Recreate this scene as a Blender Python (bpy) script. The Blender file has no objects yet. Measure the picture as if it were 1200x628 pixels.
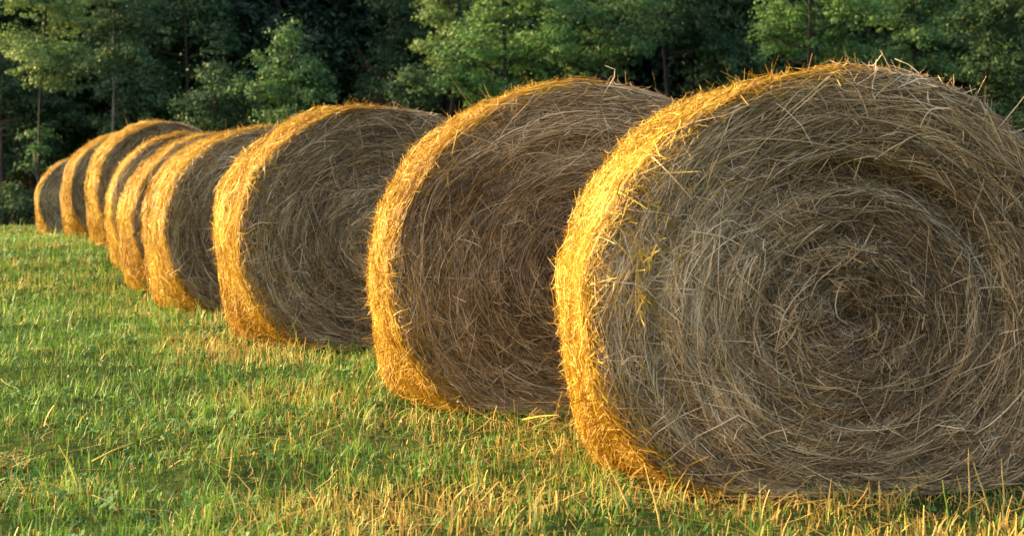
import bpy, math, random
import numpy as np
R_ = math.radians
rng = np.random.default_rng(11)
random.seed(11)
C = bpy.context.scene
COL = C.collection

# ------------------------------------------------------------------ camera
cd = bpy.data.cameras.new('camera')
cam = bpy.data.objects.new('camera', cd); COL.objects.link(cam); C.camera = cam
CAM_H = 0.95
cd.sensor_width = 36; cd.lens = 60
cd.clip_start = 0.05; cd.clip_end = 3000
cam.location = (0, 0, CAM_H)
cam.rotation_euler = (R_(90 - 3.0), 0, 0)
cd.dof.use_dof = True
cd.dof.focus_distance = 6.6
cd.dof.aperture_fstop = 6.3

# ------------------------------------------------------------------ world and sun
SUN_EL, SUN_BACK = 17.0, 12.5        # elevation; degrees the sun stands beyond the left-hand direction
w = bpy.data.worlds.new('World'); C.world = w; w.use_nodes = True
nt = w.node_tree
sky = nt.nodes.new('ShaderNodeTexSky'); sky.sky_type = 'NISHITA'; sky.sun_disc = False
sd = (-math.cos(R_(SUN_BACK)), math.sin(R_(SUN_BACK)))   # horizontal direction to the sun
sky.sun_elevation = R_(SUN_EL)
sky.sun_rotation = math.atan2(sd[0], sd[1])
sky.dust_density = 5.0; sky.air_density = 1.0; sky.ozone_density = 1.0
bg = nt.nodes['Background']; nt.links.new(sky.outputs[0], bg.inputs[0]); bg.inputs[1].default_value = 0.15
sl = bpy.data.lights.new('sun', 'SUN'); sun = bpy.data.objects.new('sun', sl); COL.objects.link(sun)
sl.energy = 3.5; sl.angle = R_(0.6); sl.color = (1.0, 0.72, 0.28)
sun.rotation_euler = (R_(90 - SUN_EL), 0, math.atan2(sd[1], sd[0]) + R_(90))
sun.location = (-20, 0, 20)
C.view_settings.view_transform = 'Standard'; C.view_settings.look = 'None'
C.view_settings.exposure = 2.0; C.view_settings.gamma = 1.0

# ------------------------------------------------------------------ helpers
def sines(n, fmin, fmax, dim, seed):
    r = np.random.default_rng(seed)
    k = r.normal(size=(n, dim)); k /= np.linalg.norm(k, axis=1)[:, None]
    k *= np.exp(r.uniform(math.log(fmin), math.log(fmax), n))[:, None]
    return k, r.uniform(0, 6.28, n)
def noise(p, spec):
    k, ph = spec
    return np.sin(np.tensordot(p, k, axes=([-1], [1])) + ph).sum(-1) / math.sqrt(len(ph) / 2)   # about -2..2

def mesh_np(name, V, faces, attrs=None, smooth=False):
    """faces: (n,k) int array, k = 3 or 4"""
    me = bpy.data.meshes.new(name)
    V = np.ascontiguousarray(V, dtype=np.float32); F = np.ascontiguousarray(faces, dtype=np.int32)
    n, k = F.shape
    me.vertices.add(len(V)); me.vertices.foreach_set('co', V.ravel())
    me.loops.add(n * k); me.loops.foreach_set('vertex_index', F.ravel())
    me.polygons.add(n)
    me.polygons.foreach_set('loop_start', np.arange(0, n * k, k, dtype=np.int32))
    if smooth: me.polygons.foreach_set('use_smooth', np.ones(n, dtype=bool))
    for a, val in (attrs or {}).items():
        at = me.attributes.new(a, 'FLOAT', 'POINT')
        at.data.foreach_set('value', np.ascontiguousarray(val, dtype=np.float32))
    me.update(calc_edges=True)
    return me

def link(name, me, mat, parent=None, loc=None, **props):
    o = bpy.data.objects.new(name, me); COL.objects.link(o)
    if mat and me is not None and not me.materials: me.materials.append(mat)
    if parent: o.parent = parent
    if loc is not None: o.location = loc
    for a, b in props.items(): o[a] = b
    return o

def thing(name, label, cat, loc=(0, 0, 0), rz=0, group=None):
    o = bpy.data.objects.new(name, None); COL.objects.link(o)
    o.empty_display_size = 0.1
    o.location = loc; o.rotation_euler = (0, 0, rz); o['label'] = label; o['category'] = cat
    if group: o['group'] = group
    return o

def ribbons(P, W, S, tone):
    """P (n,k,3) points, W (n,k) half widths, S (n,k,3) side directions, tone (n,)"""
    n, k, _ = P.shape
    A = P - S * W[..., None]; B = P + S * W[..., None]
    V = np.stack([A, B], 2).reshape(-1, 3)                 # per ribbon 2k verts
    base = (np.arange(n) * 2 * k)[:, None]
    j = np.arange(k - 1)[None, :] * 2
    F = np.stack([base + j, base + j + 1, base + j + 3, base + j + 2], -1).reshape(-1, 4)
    return V, F, np.repeat(tone, 2 * k)

def cat(parts):
    V, F, T, o = [], [], [], 0
    for v, f, t in parts:
        V.append(v); F.append(f + o); T.append(t); o += len(v)
    return np.concatenate(V), np.concatenate(F), np.concatenate(T)

def unit(a): return a / np.maximum(np.linalg.norm(a, axis=-1, keepdims=True), 1e-9)

def tube(pts, rad, sides=7, cap=True):
    """tapered tube along pts -> V, quads, tris as degenerate-free quads"""
    pts = np.array(pts, float); k = len(pts)
    tan = np.gradient(pts, axis=0); tan = unit(tan)
    ref = np.array([1.0, 0.2, 0.1]) if abs(tan[0][0]) < 0.8 else np.array([0, 0.3, 1.0])
    u = unit(np.cross(tan, ref)); v = np.cross(tan, u)
    a = np.arange(sides) / sides * 2 * math.pi
    V = pts[:, None] + (np.cos(a)[None, :, None] * u[:, None] + np.sin(a)[None, :, None] * v[:, None]) * np.array(rad)[:, None, None]
    V = V.reshape(-1, 3)
    F = []
    for i in range(k - 1):
        for s in range(sides):
            t = (s + 1) % sides
            F.append((i * sides + s, i * sides + t, (i + 1) * sides + t, (i + 1) * sides + s))
    if cap:
        V = np.concatenate([V, pts[-1:] + tan[-1:] * rad[-1] * 0.4, pts[:1]]); e = len(V) - 2
        for s in range(0, sides):
            t = (s + 1) % sides
            F.append(((k - 1) * sides + s, (k - 1) * sides + t, e, e)); F.append((t, s, e + 1, e + 1))
    return V, F
def tube_mesh(name, tubes, tone=0.5, jit=0.0, seed=0):
    me = bpy.data.meshes.new(name); V = []; F = []
    r = np.random.default_rng(seed)
    for v, f in tubes:
        o = sum(len(x) for x in V); 
        v = v + r.normal(size=v.shape) * jit if jit else v
        V.append(v); F += [tuple(dict.fromkeys(i + o for i in q)) for q in f]
    V = np.concatenate(V)
    me.from_pydata(V.tolist(), [], F); me.update()
    me.polygons.foreach_set('use_smooth', [True] * len(me.polygons))
    at = me.attributes.new('tone', 'FLOAT', 'POINT'); at.data.foreach_set('value', np.full(len(V), tone, dtype=np.float32))
    return me

# ------------------------------------------------------------------ materials
def ramp_mat(name, stops, rough=0.6, trans=0.0, noise_scale=0, noise_amt=0.3, spec=0.25, noise_xyz=(1, 1, 1), bump=0.0, coord='Object'):
    m = bpy.data.materials.new(name); m.use_nodes = True
    t = m.node_tree; N = t.nodes; L = t.links
    b = N['Principled BSDF']; out = N['Material Output']
    b.inputs['Roughness'].default_value = rough
    b.inputs['Specular IOR Level'].default_value = spec
    at = N.new('ShaderNodeAttribute'); at.attribute_name = 'tone'
    cr = N.new('ShaderNodeValToRGB')
    el = cr.color_ramp.elements
    while len(el) < len(stops): el.new(0.5)
    for e, (p, c) in zip(el, stops): e.position = p; e.color = (*c, 1)
    L.new(at.outputs['Fac'], cr.inputs[0]); col = cr.outputs[0]
    if noise_scale:
        tc = N.new('ShaderNodeTexCoord'); mp = N.new('ShaderNodeMapping'); mp.inputs['Scale'].default_value = noise_xyz
        nz = N.new('ShaderNodeTexNoise'); nz.inputs['Scale'].default_value = noise_scale; nz.inputs['Detail'].default_value = 4
        L.new(tc.outputs[coord], mp.inputs[0]); L.new(mp.outputs[0], nz.inputs['Vector'])
        mr = N.new('ShaderNodeMapRange'); mr.inputs['From Min'].default_value = 0.25; mr.inputs['From Max'].default_value = 0.75
        mr.inputs['To Min'].default_value = 1 - noise_amt; mr.inputs['To Max'].default_value = 1 + noise_amt
        L.new(nz.outputs['Fac'], mr.inputs['Value'])
        mx = N.new('ShaderNodeVectorMath'); mx.operation = 'SCALE'
        L.new(col, mx.inputs[0]); L.new(mr.outputs[0], mx.inputs['Scale']); col = mx.outputs[0]
        if bump:
            bp = N.new('ShaderNodeBump'); bp.inputs['Strength'].default_value = bump; bp.inputs['Distance'].default_value = 0.02
            L.new(nz.outputs['Fac'], bp.inputs['Height']); L.new(bp.outputs[0], b.inputs['Normal'])
    L.new(col, b.inputs['Base Color'])
    if trans:
        tr = N.new('ShaderNodeBsdfTranslucent'); L.new(col, tr.inputs[0])
        ms = N.new('ShaderNodeMixShader'); ms.inputs[0].default_value = trans
        L.new(b.outputs[0], ms.inputs[1]); L.new(tr.outputs[0], ms.inputs[2]); L.new(ms.outputs[0], out.inputs[0])
    return m

HAY_LIT = ramp_mat('sunlit_hay', [(0, (.12, .050, .004)), (.35, (.27, .135, .009)), (.7, (.42, .245, .018)), (1, (.64, .45, .08))],  # sunlit copy of the hay, warm sunlight put into its colour
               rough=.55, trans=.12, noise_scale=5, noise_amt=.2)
HAY_SHADE = ramp_mat('shaded_hay', [(0, (.095, .060, .030)), (.35, (.33, .215, .105)), (.7, (.60, .415, .21)), (1, (.84, .66, .42))],  # shaded copy of the same hay, the shade put into a greyer colour
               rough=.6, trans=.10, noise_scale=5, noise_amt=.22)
HAYCORE = ramp_mat('packed_hay', [(0, (.10, .066, .026)), (1, (.24, .16, .06))], rough=.9, noise_scale=35, noise_amt=.6, noise_xyz=(1, .3, 1), bump=.8)
GRASS = ramp_mat('field_grass', [(0, (.035, .085, .014)), (.45, (.098, .205, .024)), (.8, (.19, .31, .042)), (1, (.34, .36, .08))],
                 rough=.5, trans=.3, noise_scale=1.2, noise_amt=.25)
DRYG = ramp_mat('dry_grass', [(0, (.22, .125, .030)), (.5, (.46, .29, .065)), (1, (.70, .49, .15))], rough=.6, trans=.2, noise_scale=2, noise_amt=.2)
CLOVER = ramp_mat('clover_leaf', [(0, (.025, .085, .018)), (.6, (.095, .205, .030)), (1, (.18, .30, .05))], rough=.5, trans=.25, noise_scale=1, noise_amt=.2)
FLOWER = ramp_mat('clover_flower', [(0, (.34, .31, .17)), (1, (.6, .54, .36))], rough=.8)
BARK = ramp_mat('bark', [(0, (.030, .023, .017)), (1, (.34, .30, .24))], rough=.9, noise_scale=9, noise_amt=.45, noise_xyz=(1, 1, .25), bump=.6)
def leafmat(name, dark, mid, light, tr=.28):
    return ramp_mat(name, [(0, dark), (.5, mid), (1, light)], rough=.55, trans=tr, noise_scale=.9, noise_amt=.25)
LEAF_BRIGHT = leafmat('leaf_bright', (.040, .095, .026), (.098, .195, .045), (.20, .31, .080))
LEAF_MID = leafmat('leaf_mid', (.028, .070, .024), (.065, .140, .040), (.14, .235, .07))
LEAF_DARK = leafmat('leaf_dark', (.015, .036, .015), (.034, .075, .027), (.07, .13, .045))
LEAF_PALE = leafmat('leaf_pale', (.06, .11, .034), (.135, .215, .06), (.26, .35, .11))
LEAF_BLUE = leafmat('leaf_bluish', (.028, .062, .024), (.062, .118, .042), (.12, .19, .068))

# ------------------------------------------------------------------ terrain
_gn1 = sines(8, .25, .9, 2, 1); _gn2 = sines(14, 3, 12, 2, 2)
def ground_z(x, y, micro=True):
    x = np.asarray(x, float); y = np.asarray(y, float)
    z = .18 * np.exp(-(((x + 4.6) / 5.5) ** 2 + ((y - 20.0) / 4.2) ** 2))
    z = z - .05 * np.exp(-((x - 1.2) / 2.2) ** 2 - ((y - 4.6) / 1.1) ** 2)
    d = np.clip(y - 33, 0, 17); z = z - .12 * np.where(d < 4, d * d / 8, d - 2)
    up = np.clip(y - 56 + .05 * x, 0, 60); z = z + .34 * up * up / (up + 9)
    n = noise(np.stack([x, y], -1), _gn1) * .02
    z = z + n * np.clip(1.5 - np.abs(z), 0.3, 1)
    if micro: z = z + noise(np.stack([x, y], -1), _gn2) * .008
    return z

def build_ground():
    gy = np.concatenate([[-900, -300, -100, -40, -15, -5, 0, 2], np.arange(3, 14, .12), np.arange(14, 40, .3), np.arange(40, 120, 1.5), [130, 160, 220, 400, 900, 1500]])
    gx = np.concatenate([[-1500, -600, -250, -120, -70, -45, -30, -22], np.arange(-17, -4, .4), np.arange(-4, 5, .12), np.arange(5, 18, .5), [22, 30, 45, 70, 120, 250, 600, 1500]])
    X, Y = np.meshgrid(gx, gy); Z = ground_z(X, Y)
    V = np.stack([X, Y, Z], -1).reshape(-1, 3); nx = len(gx); ny = len(gy)
    i, j = np.meshgrid(np.arange(nx - 1), np.arange(ny - 1)); a = (j * nx + i).ravel()
    F = np.stack([a, a + 1, a + 1 + nx, a + nx], -1)
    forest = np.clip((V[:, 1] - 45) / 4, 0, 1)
    me = mesh_np('ground', V, F, {'tone': forest}, smooth=True)
    m = bpy.data.materials.new('field_soil'); m.use_nodes = True
    N = m.node_tree.nodes; L = m.node_tree.links; b = N['Principled BSDF']; b.inputs['Roughness'].default_value = .95
    b.inputs['Specular IOR Level'].default_value = 0
    tc = N.new('ShaderNodeTexCoord')
    nz = N.new('ShaderNodeTexNoise'); nz.inputs['Scale'].default_value = 1.1; nz.inputs['Detail'].default_value = 8
    nf = N.new('ShaderNodeTexNoise'); nf.inputs['Scale'].default_value = 14; nf.inputs['Detail'].default_value = 6
    L.new(tc.outputs['Object'], nz.inputs['Vector']); L.new(tc.outputs['Object'], nf.inputs['Vector'])
    cr = N.new('ShaderNodeValToRGB'); e = cr.color_ramp.elements; e.new(.5)
    for q, (p, c) in zip(e, [(.35, (.022, .040, .010)), (.52, (.045, .062, .016)), (.68, (.10, .08, .03))]): q.position = p; q.color = (*c, 1)
    mx0 = N.new('ShaderNodeMix'); mx0.data_type = 'FLOAT'; mx0.inputs[0].default_value = .45
    L.new(nz.outputs['Fac'], mx0.inputs[2]); L.new(nf.outputs['Fac'], mx0.inputs[3]); L.new(mx0.outputs[0], cr.inputs[0])
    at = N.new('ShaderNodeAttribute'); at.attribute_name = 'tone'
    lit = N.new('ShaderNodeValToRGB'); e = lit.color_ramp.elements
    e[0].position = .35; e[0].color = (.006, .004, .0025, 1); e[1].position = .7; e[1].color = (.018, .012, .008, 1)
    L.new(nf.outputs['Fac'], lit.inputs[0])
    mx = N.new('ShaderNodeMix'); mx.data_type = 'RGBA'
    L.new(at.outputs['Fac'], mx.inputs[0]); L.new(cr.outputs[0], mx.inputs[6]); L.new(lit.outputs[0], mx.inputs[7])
    L.new(mx.outputs[2], b.inputs['Base Color'])
    bp = N.new('ShaderNodeBump'); bp.inputs['Distance'].default_value = .05; bp.inputs['Strength'].default_value = .8
    L.new(nf.outputs['Fac'], bp.inputs['Height']); L.new(bp.outputs[0], b.inputs['Normal'])
    link('ground', me, m, kind='structure')
build_ground()

# ------------------------------------------------------------------ hay bales
class Bale:
    def __init__(s, X, Y, yaw, R=.74, L=1.02, seed=0, sx=1.03, cz=.62, groove=None, c=.022, wob=.006):
        s.sx = sx; s.R, s.L, s.c, s.seed, s.cz = R, L, c, seed, cz
        s.Rf = R - c; s.v1 = s.Rf + c * math.pi / 2; s.v2 = s.v1 + L - 2 * c; s.v3 = s.v2 + c * math.pi / 2
        s.kmax = 6 if Y < 5.5 else 5 if Y < 7 else 4 if Y < 13 else 3; s.pos = (X, Y, float(ground_z(X, Y, False))); s.yaw = yaw
        s.n1 = sines(6, 4, 14, 3, 100 + seed); s.n2 = sines(10, 14, 45, 3, 200 + seed)
        r = np.random.default_rng(300 + seed)
        s.h = [(k, wob / (k - .5) * r.normal(), r.uniform(0, 6.28)) for k in (2, 3, 4, 5)]
        s.groove = groove or []; s.pitch = r.uniform(.055, .075); s.hub = r.normal(size=2) * .01
    def surf(s, v, phi, off=0.0):
        """v measured along the profile from the centre of the front end; returns position and normal (local)"""
        v = np.abs(v); R, c, Rf, L = s.R, s.c, s.Rf, s.L
        a = np.clip((v - Rf) / c, 0, math.pi / 2)
        a2 = np.clip((v - s.v2) / c, 0, math.pi / 2)
        rho = np.where(v < Rf, v, np.where(v < s.v2, Rf + c * np.sin(a), Rf + c * np.cos(a2)))
        rho = np.where(v > s.v3, np.maximum(Rf - (v - s.v3), 0), rho)
        y = np.where(v < Rf, 0, np.where(v < s.v1, c * (1 - np.cos(a)), np.minimum(c + v - s.v1, L - c)))
        y = np.where(v > s.v2, L - c + c * np.sin(a2), y)
        nr = np.where(v < s.v2, np.sin(a), np.cos(a2)); ny = np.where(v < s.v2, -np.cos(a), np.sin(a2))
        # face relief
        q = np.clip(1 - v / Rf, 0, 1)
        face = (v < s.v1)
        fm = np.clip((s.v1 - v) / .12, 0, 1)
        sp = v / s.pitch - phi / (2 * math.pi)
        lay = np.abs((sp - np.floor(sp)) - .5) * 2
        yy = -.010 * (1 - (1 - q) ** 4) + fm * .014 * (lay - .5) * np.clip(v / .15, 0, 1)
        yy = yy + .05 * np.exp(-(v / .045) ** 2) + .035 * np.exp(-((v - .11) / .035) ** 2) * np.cos(phi * 2.3 + 1) ** 6
        for (g, wd, dep, ph0, spread) in s.groove:
            yy = yy + dep * np.exp(-((v - g) / wd) ** 2) * np.exp(-((np.angle(np.exp(1j * (phi - ph0)))) / spread) ** 2)
        y = y + np.where(face, yy * fm, 0)
        dr = sum(A * np.cos(k * phi + p) for k, A, p in s.h) * R
        rho2 = rho * (1 + dr / R)
        x = rho2 * np.cos(phi); z = rho2 * np.sin(phi)
        P = np.stack([x, y, z], -1)
        Nn = np.stack([nr * np.cos(phi), ny, nr * np.sin(phi)], -1)
        n = noise(P, s.n1) * .010 + noise(P, s.n2) * .005
        P = P + Nn * (n + off)[..., None]
        zb = s.cz - .01
        u = (P[..., 2] + zb) / .05
        sm = np.where(u > 8, u, np.log1p(np.exp(np.clip(u, -30, 8))))
        over = np.clip(-(P[..., 2] + zb), 0, None)
        P[..., 2] = -zb + sm * .05
        P[..., 0] = P[..., 0] * s.sx + np.sign(P[..., 0]) * over * .25
        P[..., 1] -= np.where(face, over * .12, 0)
        # the side slumps: behind the front rim it hangs almost plumb below the middle
        zz = np.clip(-P[..., 2], 0, None); lim = R * s.sx
        yf = np.clip(P[..., 1] / (L * .45), 0, 1); yf = yf * yf * (3 - 2 * yf)
        wgt = np.clip(rho / R, 0, 1) ** 6 * np.clip(zz / .25, 0, 1) * yf * .72
        ax = np.abs(P[..., 0])
        P[..., 0] = np.sign(P[..., 0]) * (ax + wgt * np.clip(lim - ax, 0, None))
        return P, Nn
    def straws(s, n, vlo, vhi, philo, phihi, ln, wd, asig, off, lift, tone, k=6, wide=.12, curl=1.0, tbias=0, seed=1, lean=0, vpow=1.0, slide=0.0):
        r = np.random.default_rng(s.seed * 97 + seed)
        # area-correct sampling of v
        vv = r.uniform(0, 1, n * 3)
        v0 = vlo + (vhi - vlo) * vv ** vpow
        ph = r.uniform(philo, phihi, n * 3)
        keep = r.uniform(0, 1, n * 3) < np.clip(np.where(v0 < s.Rf, v0, s.Rf) / s.Rf, .12, 1)
        v0 = v0[keep][:n]; ph = ph[keep][:n]; m = len(v0); k = min(k, s.kmax)
        length = np.exp(r.normal(math.log(ln), .45, m)); length = np.clip(length, ln * .3, ln * 2.4)
        sg = np.where(r.uniform(size=m) < wide, r.choice([1.6], m), asig)
        al = r.normal(0, 1, m) * sg + lean
        al = np.where(r.uniform(size=m) < .5, al, al + math.pi)
        kap = r.normal(0, 1.4, m) * curl
        kink = (r.uniform(size=m) < .12) * r.normal(0, .9, m); kpos = r.integers(1, max(k - 1, 2), m)
        V = np.zeros((m, k)); PH = np.zeros((m, k)); V[:, 0] = v0; PH[:, 0] = ph
        step = length / (k - 1)
        h = al - kap * length / 2
        # start at one end: move back half a length
        V[:, 0] = v0 - np.sin(al) * length / 2
        rho0 = np.maximum(np.where(v0 < s.Rf, np.abs(v0), s.R), .05)
        PH[:, 0] = ph - np.cos(al) * length / 2 / rho0
        for i in range(1, k):
            rho = np.maximum(np.minimum(np.abs(V[:, i - 1]), s.R), .05)
            h = h + kap * step + np.where(kpos == i, kink, 0)
            V[:, i] = V[:, i - 1] + np.sin(h) * step
            PH[:, i] = PH[:, i - 1] + np.cos(h) * step / rho
        V = np.clip(V, -s.Rf, s.v3 + .3)
        PH = np.where(V < 0, PH + 0, PH)
        t = np.linspace(-1, 1, k)[None, :]
        base = np.abs(r.normal(0, off, m))[:, None]
        e1 = r.exponential(lift, m)[:, None]; e2 = r.exponential(lift, m)[:, None]
        OFF = base - .006 + np.where(t < 0, e1 * t * t, e2 * t * t)
        P, Nn = s.surf(V, PH, OFF)
        if slide:      # ends slump down with gravity
            P[..., 2] -= np.clip(t, 0, 1) ** 2 * np.abs(r.normal(0, slide, m))[:, None]
        T = unit(np.gradient(P, axis=1))
        S = unit(np.cross(T, Nn)); U = np.cross(S, T)
        tw = r.normal(0, .7, m)[:, None, None]
        S = S * np.cos(tw) + U * np.sin(tw)
        hw = wd * np.clip(np.exp(r.normal(0, .35, m)), .5, 1.4) / 2
        W = hw[:, None] * (1 - .55 * np.abs(t) ** 3)
        loc3 = P[:, k // 2]
        ring = np.sin(2 * math.pi * (np.abs(v0) / (s.pitch * 1.9) - ph / 6.2832) + 1.2 * noise(loc3, s.n1)) * np.clip(np.abs(v0) / .15, 0, 1) * (v0 < s.Rf)
        to = np.clip(tone[0] + tone[1] * r.normal(0, 1, m) + tbias + .11 * ring + .10 * noise(loc3, s.n1), 0, 1)
        mid = P[:, k // 2, 2]
        ok = mid > -s.cz + .0
        return ribbons(P[ok], W[ok], S[ok], to[ok])
    def body(s):
        nphi = 120
        vs = np.concatenate([np.linspace(0.0, s.Rf, 34), np.linspace(s.Rf, s.v1, 6)[1:], np.linspace(s.v1, s.v2, 18)[1:], np.linspace(s.v2, s.v3, 6)[1:], np.linspace(s.v3, s.v3 + s.Rf, 8)[1:]])
        ph = np.arange(nphi) / nphi * 2 * math.pi
        Vv, Ph = np.meshgrid(vs, ph, indexing='ij')
        P, _ = s.surf(Vv, Ph, np.full(Vv.shape, -.012))
        nv = len(vs)
        i, j = np.meshgrid(np.arange(nv - 1), np.arange(nphi), indexing='ij')
        a = i * nphi + j; b = i * nphi + (j + 1) % nphi
        F = np.stack([a, b, b + nphi, a + nphi], -1).reshape(-1, 4)
        tone = np.clip(.5 + .3 * noise(P.reshape(-1, 3), s.n2), 0, 1)
        return mesh_np('hay_core', P.reshape(-1, 3), F, {'tone': tone}, smooth=True)

def make_bale(b, label, qual, wscale, n_loose):
    """qual scales the number of straws, wscale their width"""
    t = thing('hay_bale', label, 'hay bale', (b.pos[0], b.pos[1], b.pos[2] + b.cz), R_(b.yaw), 'round hay bales lined up across the field')
    t.location.z = b.pos[2]
    lift = (0, 0, b.cz)
    link('packed_core', b.body(), HAYCORE, t, lift)
    Rf, v1, v2 = b.Rf, b.v1, b.v2
    pi = math.pi; w_ = .0040 * wscale
    face = cat([
        b.straws(int(21500 * qual), 0, Rf + .04, 0, 2 * pi, .20, w_ * .70, .12, .004, .002, (.30, .24), seed=1, wide=.05, k=5),
        b.straws(int(12500 * qual), 0, Rf + .045, 0, 2 * pi, .15, w_ * .62, .25, .008, .004, (.38, .26), seed=2, wide=.12, k=5),
        b.straws(int(2600 * qual), 0, .22, 0, 2 * pi, .10, w_ * .8, .5, .012, .008, (.42, .24), seed=3, wide=.4, curl=4.0),
        b.straws(int(1500 * qual), .03, Rf, 0, 2 * pi, .15, w_ * .6, .6, .012, .006, (.55, .2), seed=4, wide=.35, slide=.03),
        b.straws(int(1500 * qual), .03, Rf, 0, 2 * pi, .06, w_ * .65, .9, .010, .005, (.58, .25), seed=14, wide=.5, curl=3, k=4),
    ])
    # wisps near the sunward rim that stand proud of the end, coloured as if sunlit
    wisps = [b.straws(int(200 * qual), Rf * .74, Rf, pi * .72, pi * 1.16, .06, w_ * .6, .4, .016, .012, (.5, .2), seed=15, wide=.2, k=5)]
    if b.seed == 1:
        wisps.append(b.straws(34, .60, .65, pi * .895, pi * .925, .05, w_ * .6, .6, .030, .015, (.6, .12), seed=16, wide=.2, k=5))
        wisps.append(b.straws(24, .58, .62, pi * .965, pi * .985, .05, w_ * .6, .6, .022, .012, (.6, .12), seed=17, wide=.2, k=5))
    wisps = cat(wisps)
    link('rim_wisps', mesh_np('rim_wisps', wisps[0], wisps[1], {'tone': wisps[2]}), HAY_LIT, t, lift, kind='stuff')
    link('end_face_hay', mesh_np('end_face_hay', face[0], face[1], {'tone': face[2]}), HAY_SHADE, t, lift, kind='stuff')
    lo, hi = pi * .50, pi * 1.32                       # left-hand side, seen in full
    side = cat([
        b.straws(int(13000 * qual), v1 - .012, v2, lo, hi, .13, w_ * .75, .20, .007, .004, (.60, .18), seed=5, wide=.12, k=4),
        b.straws(int(12000 * qual), v1 - .012, v2, lo, hi, .075, w_ * .7, .45, .012, .008, (.62, .20), seed=6, wide=.3, curl=2, k=4),
        b.straws(int(2800 * qual), v1 - .02, v1 + .08, lo, hi, .12, w_ * .75, .22, .010, .006, (.55, .20), seed=7, wide=.15, slide=.012, k=5),
        b.straws(int(1100 * qual), v1 - .03, v1 + .2, lo, hi, .07, w_ * .6, .8, .008, .010, (.62, .18), seed=8, wide=.5, slide=.01, k=4),
        b.straws(int(450 * qual), v1 - .02, v2, lo, hi, .06, w_ * .5, .9, .010, .022, (.62, .18), seed=12, wide=.5, k=4),
        # ragged skirt where the side meets the ground
        b.straws(int(2600 * qual), v1 - .06, v2, pi * 1.12, pi * 1.34, .09, w_ * .7, .35, .014, .020, (.52, .2), seed=11, wide=.3, k=5),
    ])
    link('sunward_side_hay', mesh_np('sunward_side_hay', side[0], side[1], {'tone': side[2]}), HAY_LIT, t, lift, kind='stuff')
    side = cat([
        b.straws(int(5500 * qual), v1 - .05, v2, -pi * .4, lo, .16, w_ * .8, .30, .008, .005, (.45, .22), seed=9, wide=.15, k=4),
        b.straws(int(900 * qual), v1 - .06, v1 + .15, -.3, lo, .08, w_ * .6, .7, .008, .012, (.60, .20), seed=13, wide=.5, k=4),
        b.straws(int(1800 * qual), v2, b.v3 + Rf * .7, 0, 2 * pi, .24, w_ * 1.5, .4, .010, .010, (.42, .20), seed=10, wide=.2, k=4),
    ])
    link('far_side_hay', mesh_np('far_side_hay', side[0], side[1], {'tone': side[2]}), HAY_SHADE, t, lift, kind='stuff')  # side away from the sun takes the shaded hay colour
    # single stalks that stand off the bale
    r = np.random.default_rng(b.seed + 900)
    for i in range(n_loose):
        on_face = i % 3 != 2
        if on_face:
            rr = b.Rf * math.sqrt(r.uniform(.05, 1)); ph = r.uniform(0, 2 * pi)
            if rr * math.sin(ph) < -.42: ph = -ph
            v = rr
        else:
            v = r.uniform(b.Rf + .02, b.v1 + .15); ph = r.uniform(.15 * pi, 1.2 * pi)
        p0, n0 = b.surf(np.array([v]), np.array([ph]), np.array([.004])); p0 = p0[0]; n0 = n0[0]
        ln = r.uniform(.06, .22) if on_face else r.uniform(.04, .10)
        tang = np.array([-math.sin(ph), 0, math.cos(ph)]) * r.choice([-1, 1])
        d = tang * r.normal(0, .8) + np.array([r.normal(0, .5), 0, r.normal(-.2, .8)])
        d -= n0 * d.dot(n0); d /= max(np.linalg.norm(d), 1e-3)
        out = r.uniform(.02, .12) if on_face else r.uniform(.1, .6)
        d = d + n0 * out; d /= np.linalg.norm(d)
        bend = r.normal(size=3) * .5 - n0 * .2
        pts = [p0 + d * ln * q + bend * ln * q * q * .45 for q in (0, .3, .55, .8, 1)]
        if r.uniform() < .4:
            kd = r.normal(size=3); pts[3] = pts[2] + (pts[3] - pts[2]) + kd * ln * .08; pts[4] = pts[3] + (d + kd * .8) * ln * .2
        pts = np.array(pts) 
        if on_face: pts[:, 1] = np.minimum(pts[:, 1], p0[1] + .0)
        rad = .0012 * wscale ** .6 * r.uniform(.8, 1.5)
        me = tube_mesh('straw', [tube(pts, [rad, rad, rad * .9, rad * .8, rad * .6], 4)], tone=r.uniform(.65, 1))
        link('straw', me, HAY_SHADE if on_face or ph < pi * .5 else HAY_LIT, t, lift)
    return t

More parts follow.
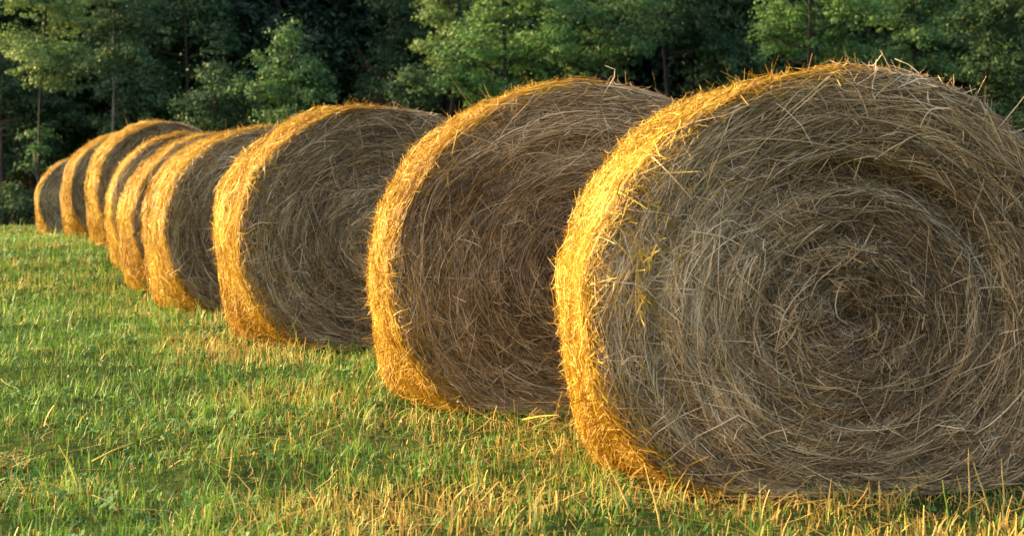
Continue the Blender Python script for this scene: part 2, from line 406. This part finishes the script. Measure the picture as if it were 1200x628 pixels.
pi = math.pi
BALES = [
 (Bale(1.03, 5.17, 3.6, R=.733, sx=1.07, seed=1, cz=.558, wob=.0025, groove=[(.43, .045, .085, 1.0, 1.1), (.25, .02, .04, 2.6, 1.4), (.56, .025, .04, 3.4, .9), (.33, .02, .03, 4.6, 1.0)]),
  'largest and nearest hay bale at the right, its coiled grey brown end facing us', 1.0, 1.0, 34),
 (Bale(.34, 6.80, 9.5, R=.735, sx=1.12, seed=2, cz=.575, groove=[(.50, .03, .04, 2.2, .9), (.3, .03, .04, .6, 1.2)]),
  'second hay bale from the right, its right side hidden behind the nearest bale', .72, 1.05, 30),
 (Bale(-.715, 9.5, 17.5, sx=1.07, seed=3, cz=.62, groove=[(.4, .03, .04, 1.8, 1.1)]),
  'third hay bale from the right, its right edge overlapped by the second bale', .48, 1.2, 20),
 (Bale(-1.68, 12.3, 20, L=1.2, sx=1.10, seed=4, cz=.605), 'fourth hay bale from the right, wide gold side and narrow strip of shaded end', .36, 1.35, 14),
 (Bale(-2.40, 14.3, 20, seed=5, cz=.59), 'fifth hay bale from the right, its end almost covered by the fourth bale', .26, 1.5, 6),
 (Bale(-3.02, 16.3, 18, seed=6, cz=.59), 'fourth hay bale from the far left end, just left of the almost covered one', .22, 1.6, 4),
 (Bale(-3.80, 19.0, 22, R=.775, seed=7, cz=.63), 'tallest looking hay bale of the far group, its top arching above its neighbours', .20, 1.8, 3),
 (Bale(-5.05, 22.6, 22, R=.76, seed=8, cz=.62), 'second hay bale from the far left end of the row', .17, 2.0, 2),
 (Bale(-7.25, 29.0, 20, seed=9, cz=.59), 'farthest and smallest hay bale at the left end of the row', .12, 2.4, 0),
]
for b, lab, q, ws, nl in BALES: make_bale(b, lab, q, ws, nl)

# ------------------------------------------------------------------ grass of the field
_pn = sines(9, .5, 2.2, 2, 31); _pf = sines(12, 2.5, 9, 2, 32)
_ph = sines(14, 12, 40, 2, 33)
foot = [(b.pos[0], b.pos[1], R_(b.yaw), b.R, b.L) for b, *_ in BALES]
def under_bale(x, y, m=.62):
    bad = np.zeros(x.shape, bool)
    for X, Y, a, Rr, L in foot:
        dx, dy = x - X, y - Y
        lx = dx * math.cos(a) + dy * math.sin(a); ly = -dx * math.sin(a) + dy * math.cos(a)
        bad |= (np.abs(lx) < Rr * m) & (ly > .02) & (ly < L - .02)
    return bad
def dryness(x, y):
    p = np.stack([x, y], -1)
    d = .38 * noise(p, _pn) + .35 * noise(p, _pf)
    d = d + .62 * np.clip((6.3 - y) / 1.2, 0, 1) - .10 - .14 * np.clip((y - 6.6) / 1.5, 0, 1) + .22 * np.clip(x / 1.5, 0, 1) * np.clip((8 - y) / 2, 0, 1)
    d = d + .25 * np.exp(-((x - .2) ** 2 + (y - 6.3) ** 2) / .15)
    return d
def scatter(n, pw, seed, ymin=3.2, ymax=40):
    r = np.random.default_rng(seed)
    # density falls with distance: p(y) ~ y * y**-pw
    e = 2 - pw; u = r.uniform(size=n)
    y = (ymin ** e + u * (ymax ** e - ymin ** e)) ** (1 / e) if abs(e) > 1e-3 else ymin * (ymax / ymin) ** u
    x = r.uniform(-.42, .42, n) * (y + .8)
    k = ~under_bale(x, y)
    return x[k], y[k], r
def blades(n, pw, seed, h, wd, tone, sel, k=3, bend=.75, tonef=None, blunt=.1, ymin=3.2):
    x, y, r = scatter(n, pw, seed, ymin)
    dr = dryness(x, y); k_ = sel(dr, r.normal(size=len(x))); x, y, dr = x[k_], y[k_], dr[k_]; m = len(x)
    z = ground_z(x, y) - .005
    sc = np.maximum(1, (y / 7) ** .75)
    hh = h * np.clip(np.exp(r.normal(0, .35, m)), .4, 2.2) * np.clip(1 + .10 * noise(np.stack([x, y], -1), _pf) + .2 * noise(np.stack([x, y], -1), _ph), .3, 2) * np.minimum(sc, 1.3)
    az = r.uniform(0, 6.28, m); b = np.abs(r.normal(0, bend, m))
    t = np.linspace(0, 1, k)[None, :]
    P = np.zeros((m, k, 3))
    hor = (b[:, None] * t ** 1.7) * hh[:, None]
    P[..., 0] = x[:, None] + np.cos(az)[:, None] * hor; P[..., 1] = y[:, None] + np.sin(az)[:, None] * hor
    P[..., 2] = z[:, None] + hh[:, None] * t * np.sqrt(np.clip(1 - .25 * b[:, None] ** 2 * t ** 2, .1, 1))
    fa = az + pi / 2 + r.normal(0, .5, m)
    S = np.stack([np.cos(fa), np.sin(fa), np.zeros(m)], -1)[:, None, :].repeat(k, 1)
    W = (wd * sc * np.exp(r.normal(0, .25, m)) / 2)[:, None] * (1 - (1 - blunt) * t ** 1.6)
    to = np.clip(tone[0] + tone[1] * r.normal(size=m) + (tonef(x, y) if tonef else 0), 0, 1)
    nr = y < 11
    if nr.all() or k == 2: return ribbons(P, W, S, to)
    return cat([ribbons(P[nr], W[nr], S[nr], to[nr]), ribbons(P[~nr][:, [0, -1]], W[~nr][:, [0, 0]] * np.array([1, .4]), S[~nr][:, [0, -1]], to[~nr])])
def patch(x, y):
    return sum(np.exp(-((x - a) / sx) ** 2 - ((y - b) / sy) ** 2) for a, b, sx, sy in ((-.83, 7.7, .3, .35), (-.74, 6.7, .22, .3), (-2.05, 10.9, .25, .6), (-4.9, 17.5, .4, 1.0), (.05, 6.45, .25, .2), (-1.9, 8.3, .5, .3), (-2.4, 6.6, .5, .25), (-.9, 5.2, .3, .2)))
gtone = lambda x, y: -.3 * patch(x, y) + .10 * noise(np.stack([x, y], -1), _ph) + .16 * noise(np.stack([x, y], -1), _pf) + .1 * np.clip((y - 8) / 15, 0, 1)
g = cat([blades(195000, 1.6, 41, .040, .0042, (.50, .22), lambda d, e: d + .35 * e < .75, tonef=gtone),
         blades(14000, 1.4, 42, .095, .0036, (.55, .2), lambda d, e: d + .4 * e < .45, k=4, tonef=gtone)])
link('grass', mesh_np('grass', g[0], g[1], {'tone': g[2]}), GRASS, kind='stuff')
g = cat([blades(115000, 1.6, 43, .034, .0032, (.45, .28), lambda d, e: d + .55 * e > .25, k=3, bend=.35, blunt=.6),
         blades(5000, 1.5, 44, .065, .0028, (.65, .2), lambda d, e: d + .45 * e > .35, k=3, bend=.5, blunt=.4),
         blades(26000, 1.6, 45, .045, .0042, (.40, .30), lambda d, e: d + .5 * e > -.05, k=4, bend=2.2, blunt=.6)])
link('dry_grass', mesh_np('dry_grass', g[0], g[1], {'tone': g[2]}), DRYG, kind='stuff')

def clover(n, seed):
    x, y, r = scatter(n, 1.7, seed)
    cl = noise(np.stack([x, y], -1), _pf)
    k = (dryness(x, y) + .3 * r.normal(size=len(x)) < .45) & (cl + .5 * r.normal(size=len(x)) > -.4); x, y = x[k], y[k]; m = len(x)
    z = ground_z(x, y) + r.uniform(.01, .035, m)
    sc = np.maximum(1, (y / 7) ** .75); s = .0075 * sc * np.clip(np.exp(r.normal(0, .3, m)), .5, 1.5); a0 = r.uniform(0, 6.28, m)
    tilt = r.normal(0, .45, (m, 2))
    Vs, Ts = [], []
    to = np.clip(.5 + .22 * r.normal(size=m) + .1 * cl[k], 0, 1)
    for q in range(3):
        a = a0 + q * 2.094
        c, s_ = np.cos(a), np.sin(a)
        def pt(u, v, up):
            px = (u * c - v * s_) * s; py = (u * s_ + v * c) * s
            return np.stack([x + px, y + py, z + tilt[:, 0] * px + tilt[:, 1] * py + up * s], -1)
        Vs.append(np.stack([pt(0, 0, 0), pt(1.0, -.75, .25), pt(1.6, 0, .05), pt(1.0, .75, .25)], 1))
        Ts.append(to)
    V = np.concatenate(Vs).reshape(-1, 3); n4 = len(V) // 4
    return V, np.arange(n4 * 4).reshape(-1, 4), np.repeat(np.concatenate(Ts), 4)
g = clover(62000, 51)
link('clover', mesh_np('clover', g[0], g[1], {'tone': g[2]}), CLOVER, kind='stuff')

def flowers(n, seed):
    x, y, r = scatter(n, 1.2, seed, 6, 34)
    k = (dryness(x, y) < .3); x, y = x[k], y[k]; m = len(x)
    z = ground_z(x, y) + r.uniform(.06, .11, m); s = .0055 * np.maximum(1, (y / 8) ** .6)
    o = np.array([[1, 0, 0], [0, 1, 0], [-1, 0, 0], [0, -1, 0], [0, 0, 1.1], [0, 0, -.8]])
    V = (np.stack([x, y, z], -1)[:, None] + o[None] * s[:, None, None]).reshape(-1, 3)
    f = np.array([[0, 1, 4], [1, 2, 4], [2, 3, 4], [3, 0, 4], [1, 0, 5], [2, 1, 5], [3, 2, 5], [0, 3, 5]])
    F = (np.arange(m)[:, None, None] * 6 + f[None]).reshape(-1, 3)
    return V, F, np.repeat(r.uniform(0, 1, m), 6)
g = flowers(800, 61)
link('clover_flowers', mesh_np('clover_flowers', g[0], g[1], {'tone': g[2]}), FLOWER, kind='stuff')

# fallen hay: wisps on the ground round the bales
def litter(n, cx, cy, sx, sy, seed, ln=.10, up=.03, wd=.0028):
    r = np.random.default_rng(seed); k = 4
    x = r.normal(cx, sx, n); y = r.normal(cy, sy, n)
    az = r.uniform(0, 6.28, n); l = ln * np.exp(r.normal(0, .4, n)); t = np.linspace(-.5, .5, k)[None]
    cv = r.normal(0, .5, n)[:, None]
    X = x[:, None] + np.cos(az[:, None] + cv * t) * t * l[:, None]; Y = y[:, None] + np.sin(az[:, None] + cv * t) * t * l[:, None]
    Z = ground_z(X, Y, False) + (up * np.abs(r.normal(1, .5, n)))[:, None] + (r.normal(0, .25, n) * l)[:, None] * t
    P = np.stack([X, Y, Z], -1); T = unit(np.gradient(P, axis=1)); Sd = unit(np.cross(T, np.array([0, 0, 1.0])))
    return ribbons(P, np.full((n, k), wd / 2) * np.exp(r.normal(0, .3, n))[:, None], Sd, np.clip(r.normal(.55, .22, n), 0, 1))
L_ = [litter(220, .75, 5.05, .5, .08, 71), litter(220, .12, 6.65, .4, .09, 72), litter(350, -.95, 9.3, .45, .12, 73),
      litter(110, -1.72, 5.5, .07, .07, 74, .08, .03), litter(110, .22, 6.3, .16, .10, 75, .12, .05), litter(220, 0, 6.2, 1.5, .8, 76, .11, .05),
      litter(150, .12, 5.9, .2, .35, 77, .1, .02), litter(300, -2.0, 12.1, .4, .15, 78), litter(160, 1.0, 4.9, .6, .12, 79, .1, .05)]
g = cat(L_)
link('fallen_hay', mesh_np('fallen_hay', g[0], g[1], {'tone': g[2]}), DRYG, kind='stuff')

# single tall stalks that stand out in the foreground
def px2g(px, py, zz=.0):
    f = 2000.0; a = R_(3.0)
    u = (px - 600) / f; v = (314 - py) / f
    d = np.array([u, math.cos(a) + v * math.sin(a), -math.sin(a) + v * math.cos(a)])
    t = (zz - CAM_H) / d[2]; return d[0] * t, d[1] * t
STALKS = [
 (1134, 592, .21, .02, 0, 'tallest upright dry stalk before the nearest bale, near the right edge', 'dry'),
 (1176, 592, .17, -.03, .0, 'dry stalk standing alone just left of the right edge of the field', 'dry'),
 (1192, 590, .17, .28, .0, 'dry stalk leaning right at the extreme right edge', 'dry'),
 (1160, 590, .16, -.30, .0, 'dry stalk leaning left across the nearest bale, right foreground', 'dry'),
 (1112, 600, .14, -.12, .0, 'green grass blade leaning left below the right bale', 'green'),
 (1030, 590, .10, .02, .0, 'short dry stalk before the middle of the nearest bale', 'dry'),
 (742, 600, .19, -.42, .0, 'long pale stalk leaning left against the foot of the nearest bale', 'dry'),
 (775, 612, .20, -.22, .0, 'long pale stalk leaning on the gold foot of the nearest bale', 'dry'),
 (268, 560, .10, .15, .0, 'short dry stalk standing alone in the green at left foreground', 'dry'),
 (372, 410, .06, .1, .0, 'leafy green weed sprig before the third bale', 'green'),
 (575, 470, .12, .02, .0, 'green grass blade standing up before the foot of the second bale', 'green'),
]
for i, (px, py, h, lean, dy, lab, kd) in enumerate(STALKS):
    x, y = px2g(px, py); z = float(ground_z(x, y)); r = np.random.default_rng(700 + i)
    pts = np.array([(lean * h * q + .02 * h * math.sin(q * 5), dy + .0, h * q) for q in (0, .25, .5, .75, 1)])
    w0 = .0032 if kd == 'dry' else .0036
    tubes = [tube(pts, [w0, w0, w0 * .8, w0 * .6, w0 * .3], 5)]
    o = link('grass_stalk', tube_mesh('grass_stalk', tubes, .85 if kd == 'dry' else .6), DRYG if kd == 'dry' else GRASS, loc=(x, y, z - .005))
    o['label'] = lab; o['category'] = 'grass stalk'; o['group'] = 'single stalks standing out of the grass'
for i, (x0, y0, x1, y1, h0, h1, lab) in enumerate([
        (108, 534, 157, 514, .06, .10, 'long straw lying slanted on the green grass at far left'),
        (612, 492, 655, 488, .05, .09, 'straw lying on the grass between the second and nearest bale')]):
    a = px2g(x0, y0, h0); b_ = px2g(x1, y1, h1)
    a = np.array([*a, float(ground_z(*a)) + h0]); b_ = np.array([*b_, float(ground_z(*b_)) + h1])
    m_ = (a + b_) / 2 + np.array([0, 0, .004])
    o = link('fallen_straw', tube_mesh('fallen_straw', [tube(np.array([a, m_, b_]) - a, [.003, .003, .002], 5)], .9), HAY_LIT, loc=a)
    o['label'] = lab; o['category'] = 'straw'; o['group'] = 'single straws lying on the grass'

# ------------------------------------------------------------------ the wood behind
def crown_mesh(blobs, leaf, seed, dens=1.0, sub=.42, gap=.0):
    r = np.random.default_rng(seed); Cs, Ns, Tn = [], [], []
    for (cx, cy, cz, rx, ry, rz) in blobs:
        area = (rx * ry + rx * rz + ry * rz) * 4.2
        m = max(8, int(area / (sub * sub) * .85 * dens))
        d = unit(r.normal(size=(m, 3))); d[:, 2] = np.where(d[:, 2] < -.5, -d[:, 2] * .4, d[:, 2])
        rad = np.where(r.uniform(size=m) < .22, r.uniform(1.0, 1.35, m), r.uniform(.45, 1.02, m))
        c = np.array([cx, cy, cz]) + d * np.array([rx, ry, rz]) * rad[:, None]
        sr = sub * np.exp(r.normal(0, .38, m)) * np.where(rad > 1.03, .6, 1)
        nl = int(34 * (.07 / leaf) ** 1.0 * (sub / .36))
        q = unit(r.normal(size=(m, nl, 3))); q[..., 2] = np.where(q[..., 2] < -.2, -q[..., 2], q[..., 2])
        rr = r.uniform(.1, 1.25, (m, nl)) ** .6
        p = c[:, None] + q * rr[..., None] * sr[:, None, None] * np.array([1, 1, .85])
        nn = q * .9 + d[:, None] * .4 + np.array([0, 0, .35]) + r.normal(size=q.shape) * .55
        Cs.append(p.reshape(-1, 3)); Ns.append(nn.reshape(-1, 3))
        Tn.append(np.clip((.5 + .14 * r.normal(size=m))[:, None] + .14 * r.normal(size=(m, nl)), 0, 1).ravel())
    P = np.concatenate(Cs); Nn = unit(np.concatenate(Ns)); T = np.concatenate(Tn); n = len(P)
    a = unit(np.cross(Nn, unit(r.normal(size=(n, 3))))); b = np.cross(Nn, a)
    s = leaf * np.exp(r.normal(0, .25, n))[:, None]
    V = np.stack([P - a * s, P - b * s * .42 + Nn * s * .12, P + a * s, P + b * s * .42 + Nn * s * .12], 1).reshape(-1, 3)
    return mesh_np('crown', V, np.arange(n * 4).reshape(-1, 4), {'tone': np.repeat(T, 4)})

def tree(name, label, x, y, h, tr, blobs, mat, seed, leaf=.046, dens=1.0, sub=.30, bark=.0, catg='tree', group='trees at the edge of the wood', rz=0, trunk_h=None, stems=1):
    z = float(ground_z(x, y, False)) - .05
    t = thing(name, label, catg, (x, y, z), rz, group)
    r = np.random.default_rng(seed + 5000); th = trunk_h or h * .85
    for s in range(stems):
        ox, oy = (0, 0) if stems == 1 else (r.normal(0, .15), r.normal(0, .15)); lx, ly = (r.normal(0, .03), r.normal(0, .03)) if stems == 1 else (r.normal(0, .15), r.normal(0, .1))
        ks = np.linspace(0, 1, 8)
        pts = np.stack([ox + lx * th * ks + .06 * np.sin(ks * 6 + seed), oy + ly * th * ks + .05 * np.cos(ks * 5 + seed), th * ks], -1)
        tk = link('trunk', tube_mesh('trunk', [tube(pts, tr * (1.25 * np.exp(-ks * 9) + 1 - .8 * ks), 9)], bark, .008, seed), BARK, t)
    for i, (bx, by, bz, rx, ry, rz_) in enumerate(blobs[:9]):
        hz = min(max(bz - rz_ * .7, .3), th * .9)
        k = hz / th; o = np.array([lx * hz + ox, ly * hz + oy, hz]); e = np.array([bx, by, bz + rz_ * .2])
        mid = (o + e) / 2 + np.array([0, 0, -.08 * abs(bx)])
        tb = [tube(np.array([o, mid, e]), [tr * (1 - .7 * k) * .5, tr * .28, tr * .1], 6)]
        for _ in range(4):
            d = unit(r.normal(size=3)) * np.array([rx, ry, rz_]) * .85; tb.append(tube(np.array([mid * .4 + e * .6, e + d * .5, e + d]), [tr * .16, tr * .1, tr * .04], 4))
        link('limb', tube_mesh('limb', tb, bark, 0, seed), BARK, t)
    link('crown', crown_mesh(blobs, leaf, seed, dens, sub), mat, t)
    return t

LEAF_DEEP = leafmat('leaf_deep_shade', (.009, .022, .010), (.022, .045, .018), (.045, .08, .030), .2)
def copy_tree(o, loc, rz, sc, label, group):
    c = o.copy(); COL.objects.link(c); c.location = loc; c.rotation_euler = (0, 0, rz); c.scale = (sc, sc, sc * 1.1)
    c['label'] = label; c['group'] = group
    for ch in list(o.children):
        d = ch.copy(); COL.objects.link(d); d.parent = c
    return c

def at(px, py, Y):     # a pixel of the photograph and a depth -> x, z
    a = R_(3.0); v = (314 - py) / 2000.0; u = (px - 600) / 2000.0
    D = Y / (math.cos(a) + v * math.sin(a)); return u * D, CAM_H + D * (-math.sin(a) + v * math.cos(a))

def photo_tree(name, label, px, Y, lobes, mat, seed, tr=.11, **kw):
    """lobes: (px, py, rx, rz) in pixels of the photograph, at depth Y"""
    x0, _ = at(px, 200, Y); zb = float(ground_z(x0, Y, False)) - .05
    bl = []; r = np.random.default_rng(seed)
    for (lx, ly, rx, rz_) in lobes:
        x, z = at(lx, ly, Y); s = Y / 2000
        bl.append((x - x0, r.uniform(-.5, .6), z - zb, rx * s, (rx + rz_) * .5 * s, rz_ * s))
    top = max(b[2] + b[5] for b in bl)
    return tree(name, label, x0, Y, top, tr, bl, mat, seed, **kw)

photo_tree('broadleaf_tree', 'pale leaved tree at the far left, its lit top reaching the upper edge', 40, 50,
   [(35, 0, 38, 38), (75, 30, 26, 30), (55, 75, 36, 26), (20, 60, 30, 30), (70, -50, 40, 34), (88, 70, 18, 20), (50, 100, 24, 14)], LEAF_PALE, 1, tr=.05)
photo_tree('broadleaf_tree', 'dark green tree low at the far left edge of the wood', 10, 53,
   [(50, 130, 30, 22), (80, 145, 26, 20), (45, 175, 26, 16), (0, 120, 34, 30), (30, 150, 32, 26), (-20, 90, 30, 30), (60, 130, 24, 18)], LEAF_DARK, 2)
photo_tree('birch_tree', 'slender birch with a thin pale trunk at left', 134, 52,
   [(120, 85, 34, 16), (150, 70, 26, 16), (130, 40, 36, 18), (145, -5, 40, 24), (118, 10, 26, 20), (160, 30, 24, 18)], LEAF_BLUE, 3, tr=.05, bark=.5, trunk_h=8.5)
photo_tree('broadleaf_tree', 'rounded dark green tree right of the birch', 215, 56,
   [(190, 20, 42, 26), (235, 40, 38, 34), (215, -20, 44, 30), (260, 55, 20, 22), (170, 55, 26, 16), (245, 5, 34, 26)], LEAF_BLUE, 4)
photo_tree('young_tree', 'young leafy tree with a pointed pale top left of centre', 338, 47,
   [(338, 48, 16, 22), (330, 78, 30, 20), (350, 92, 34, 20), (322, 112, 38, 22), (366, 122, 30, 18), (340, 145, 40, 18)], LEAF_MID, 5, tr=.10, leaf=.046)
photo_tree('shrub', 'low spreading shrub behind the top of the fourth bale', 255, 48.5,
   [(252, 95, 16, 24), (235, 125, 26, 22), (270, 120, 30, 24), (252, 150, 34, 16), (290, 140, 26, 18)], LEAF_BLUE, 6, tr=.07, catg='shrub', stems=3, leaf=.046)
photo_tree('broadleaf_tree', 'shaded dark tree left of the bright maple near centre', 465, 56,
   [(465, 10, 34, 30), (480, 50, 30, 28), (450, 75, 30, 28), (476, -40, 36, 34), (438, 110, 24, 20)], LEAF_DARK, 7)
photo_tree('shrub', 'small round shrub behind the dip between the second and third bale', 484, 49,
   [(484, 96, 22, 14), (470, 108, 18, 12), (500, 108, 18, 12), (486, 122, 24, 12)], LEAF_BLUE, 8, tr=.05, catg='shrub', stems=3, leaf=.046)
photo_tree('maple_tree', 'bright yellow green maple reaching the upper edge near centre', 520, 50,
   [(522, 5, 30, 24), (505, 60, 20, 14), (540, 45, 26, 22), (530, -40, 40, 30), (512, 25, 20, 16), (516, 78, 14, 12)], LEAF_PALE, 9, tr=.13)
photo_tree('maple_tree', 'broad bright green tree behind the second bale', 590, 47,
   [(580, 30, 34, 26), (555, 70, 34, 26), (600, 75, 40, 28), (540, 105, 30, 22), (590, 115, 40, 20), (640, 55, 34, 30), (620, 5, 40, 26), (640, 110, 30, 20), (590, -30, 46, 28)], LEAF_BRIGHT, 10)
photo_tree('maple_tree', 'mid green tree with drooping boughs above the second bale', 700, 48.5,
   [(680, 30, 40, 26), (720, 60, 36, 22), (700, 85, 36, 16), (740, 20, 36, 28), (665, 75, 24, 18), (715, -20, 50, 24), (745, 65, 18, 12)], LEAF_MID, 11)
photo_tree('broadleaf_tree', 'dark hanging tree between the second and nearest bale', 795, 55,
   [(790, 10, 44, 26), (815, 40, 30, 20), (770, 45, 28, 22), (800, -30, 48, 26), (835, 55, 16, 12)], LEAF_DARK, 12)
photo_tree('maple_tree', 'bright green tree behind the top of the nearest bale', 950, 46,
   [(920, 25, 34, 28), (960, 45, 36, 30), (915, 65, 24, 18), (1000, 20, 36, 30), (945, -20, 44, 28), (990, 70, 30, 22), (905, 45, 18, 18)], LEAF_BRIGHT, 13)
photo_tree('maple_tree', 'mid green tree right of the bright one above the nearest bale', 1060, 47.5,
   [(1050, 20, 36, 30), (1080, 55, 30, 28), (1045, 75, 30, 22), (1090, 10, 34, 30), (1065, -30, 44, 30), (1100, 85, 26, 18)], LEAF_MID, 14)
photo_tree('broadleaf_tree', 'dark green tree at the upper right corner', 1160, 50,
   [(1140, 30, 36, 32), (1180, 55, 36, 30), (1150, 85, 36, 20), (1190, 10, 40, 34), (1160, -30, 46, 30), (1215, 80, 34, 26), (1190, 105, 36, 18)], LEAF_DARK, 15)
photo_tree('shrub', 'small bluish shrub at the far left just above the field', 10, 50,
   [(10, 232, 16, 18), (-8, 245, 18, 18), (26, 250, 12, 16)], LEAF_BLUE, 16, tr=.03, catg='shrub', stems=3, leaf=.046)
photo_tree('sapling', 'thin sapling with sparse leaves at far left above the field', 42, 50,
   [(38, 160, 18, 10), (48, 180, 14, 8), (34, 200, 16, 8)], LEAF_MID, 17, tr=.03, catg='sapling', leaf=.055, dens=.5, bark=.7)

# deeper trees: two source trees, then copies, filling the dark interior
def rnd_blobs(seed, h, w_, n=9, base=.25):
    r = np.random.default_rng(seed); o = []
    for i in range(n):
        k = (i + .5) / n; zz = h * (base + (1 - base) * k); rr = w_ * math.sin(math.pi * (.18 + .72 * k)) 
        a = r.uniform(0, 6.28); o.append((math.cos(a) * rr * .5, math.sin(a) * rr * .5, zz * .93, rr * .62, rr * .62, h / n * 1.05))
    return o
DL = 'dark shaded tree standing deep inside the wood'
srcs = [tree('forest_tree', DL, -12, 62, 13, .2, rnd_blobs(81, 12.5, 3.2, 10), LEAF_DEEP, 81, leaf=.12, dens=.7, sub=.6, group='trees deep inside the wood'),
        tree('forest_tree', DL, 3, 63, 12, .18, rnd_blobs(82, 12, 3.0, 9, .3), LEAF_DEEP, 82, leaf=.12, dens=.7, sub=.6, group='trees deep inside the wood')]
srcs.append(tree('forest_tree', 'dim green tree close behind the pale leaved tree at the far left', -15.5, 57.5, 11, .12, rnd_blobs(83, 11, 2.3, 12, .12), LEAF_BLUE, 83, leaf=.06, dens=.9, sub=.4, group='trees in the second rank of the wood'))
r = np.random.default_rng(90)
for x, y, lab in [(-18.5, 58, 'dim green tree cut by the left edge, behind the low dark one'),
                  (-12.6, 57, 'dim green tree close behind the slender birch'),
                  (-10.2, 58.2, 'dim green tree behind the rounded dark tree and the low shrub'),
                  (6.0, 57, 'dim green tree closing the dark gap above the join of the two nearest bales'),
                  (9.5, 58, 'dim green tree close behind the bright tree above the nearest bale'),
                  (13, 57, 'dim green tree behind the mid green one above the nearest bale'),
                  (16.5, 56, 'dim green tree behind the dark tree at the upper right corner'),
                  (1.5, 58.5, 'dim green tree behind the broad bright tree above the second bale'),
                  (-1.8, 58, 'dim green tree close behind the bright yellow green maple near centre')]:
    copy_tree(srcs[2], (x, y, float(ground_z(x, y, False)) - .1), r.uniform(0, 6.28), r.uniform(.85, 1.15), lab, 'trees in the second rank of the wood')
spots = []
for Y, n, x0, x1 in ((60.5, 12, -26, 23), (65, 13, -27, 26), (71, 12, -30, 28), (77, 12, -33, 30)):
    for i in range(n):
        spots.append((x0 + (x1 - x0) * (i + .5) / n + r.normal(0, .9), Y + r.normal(0, 1.2)))
for i, (x, y) in enumerate(spots):
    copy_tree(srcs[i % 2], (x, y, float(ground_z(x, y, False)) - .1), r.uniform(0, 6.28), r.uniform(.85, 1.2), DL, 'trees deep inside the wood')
# unseen trees added outside the frame; the left ones shade the wood
for i, (x, y) in enumerate([(-26, 59), (-32, 58), (-36, 62), (-40, 57), (21, 54), (25, 50), (28, 56)]):
    copy_tree(srcs[i % 2], (x, y, float(ground_z(x, y, False)) - .1), r.uniform(0, 6.28), r.uniform(.9, 1.2), 'unseen tall dark tree added beyond the side of the view', 'unseen trees added beyond the sides of the view')

# undergrowth on the floor of the wood
r = np.random.default_rng(95); ub = []
for i in range(280):
    Y = r.uniform(53.5, 82) if i < 190 else r.uniform(50, 54); x = r.uniform(-.36, .34) * Y
    hgt = r.uniform(.3, 1.5); x = -abs(x) if i > 220 else x; ub.append((x, Y, float(ground_z(x, Y, False)) + hgt * .5, r.uniform(.5, 1.1), r.uniform(.4, .8), hgt))
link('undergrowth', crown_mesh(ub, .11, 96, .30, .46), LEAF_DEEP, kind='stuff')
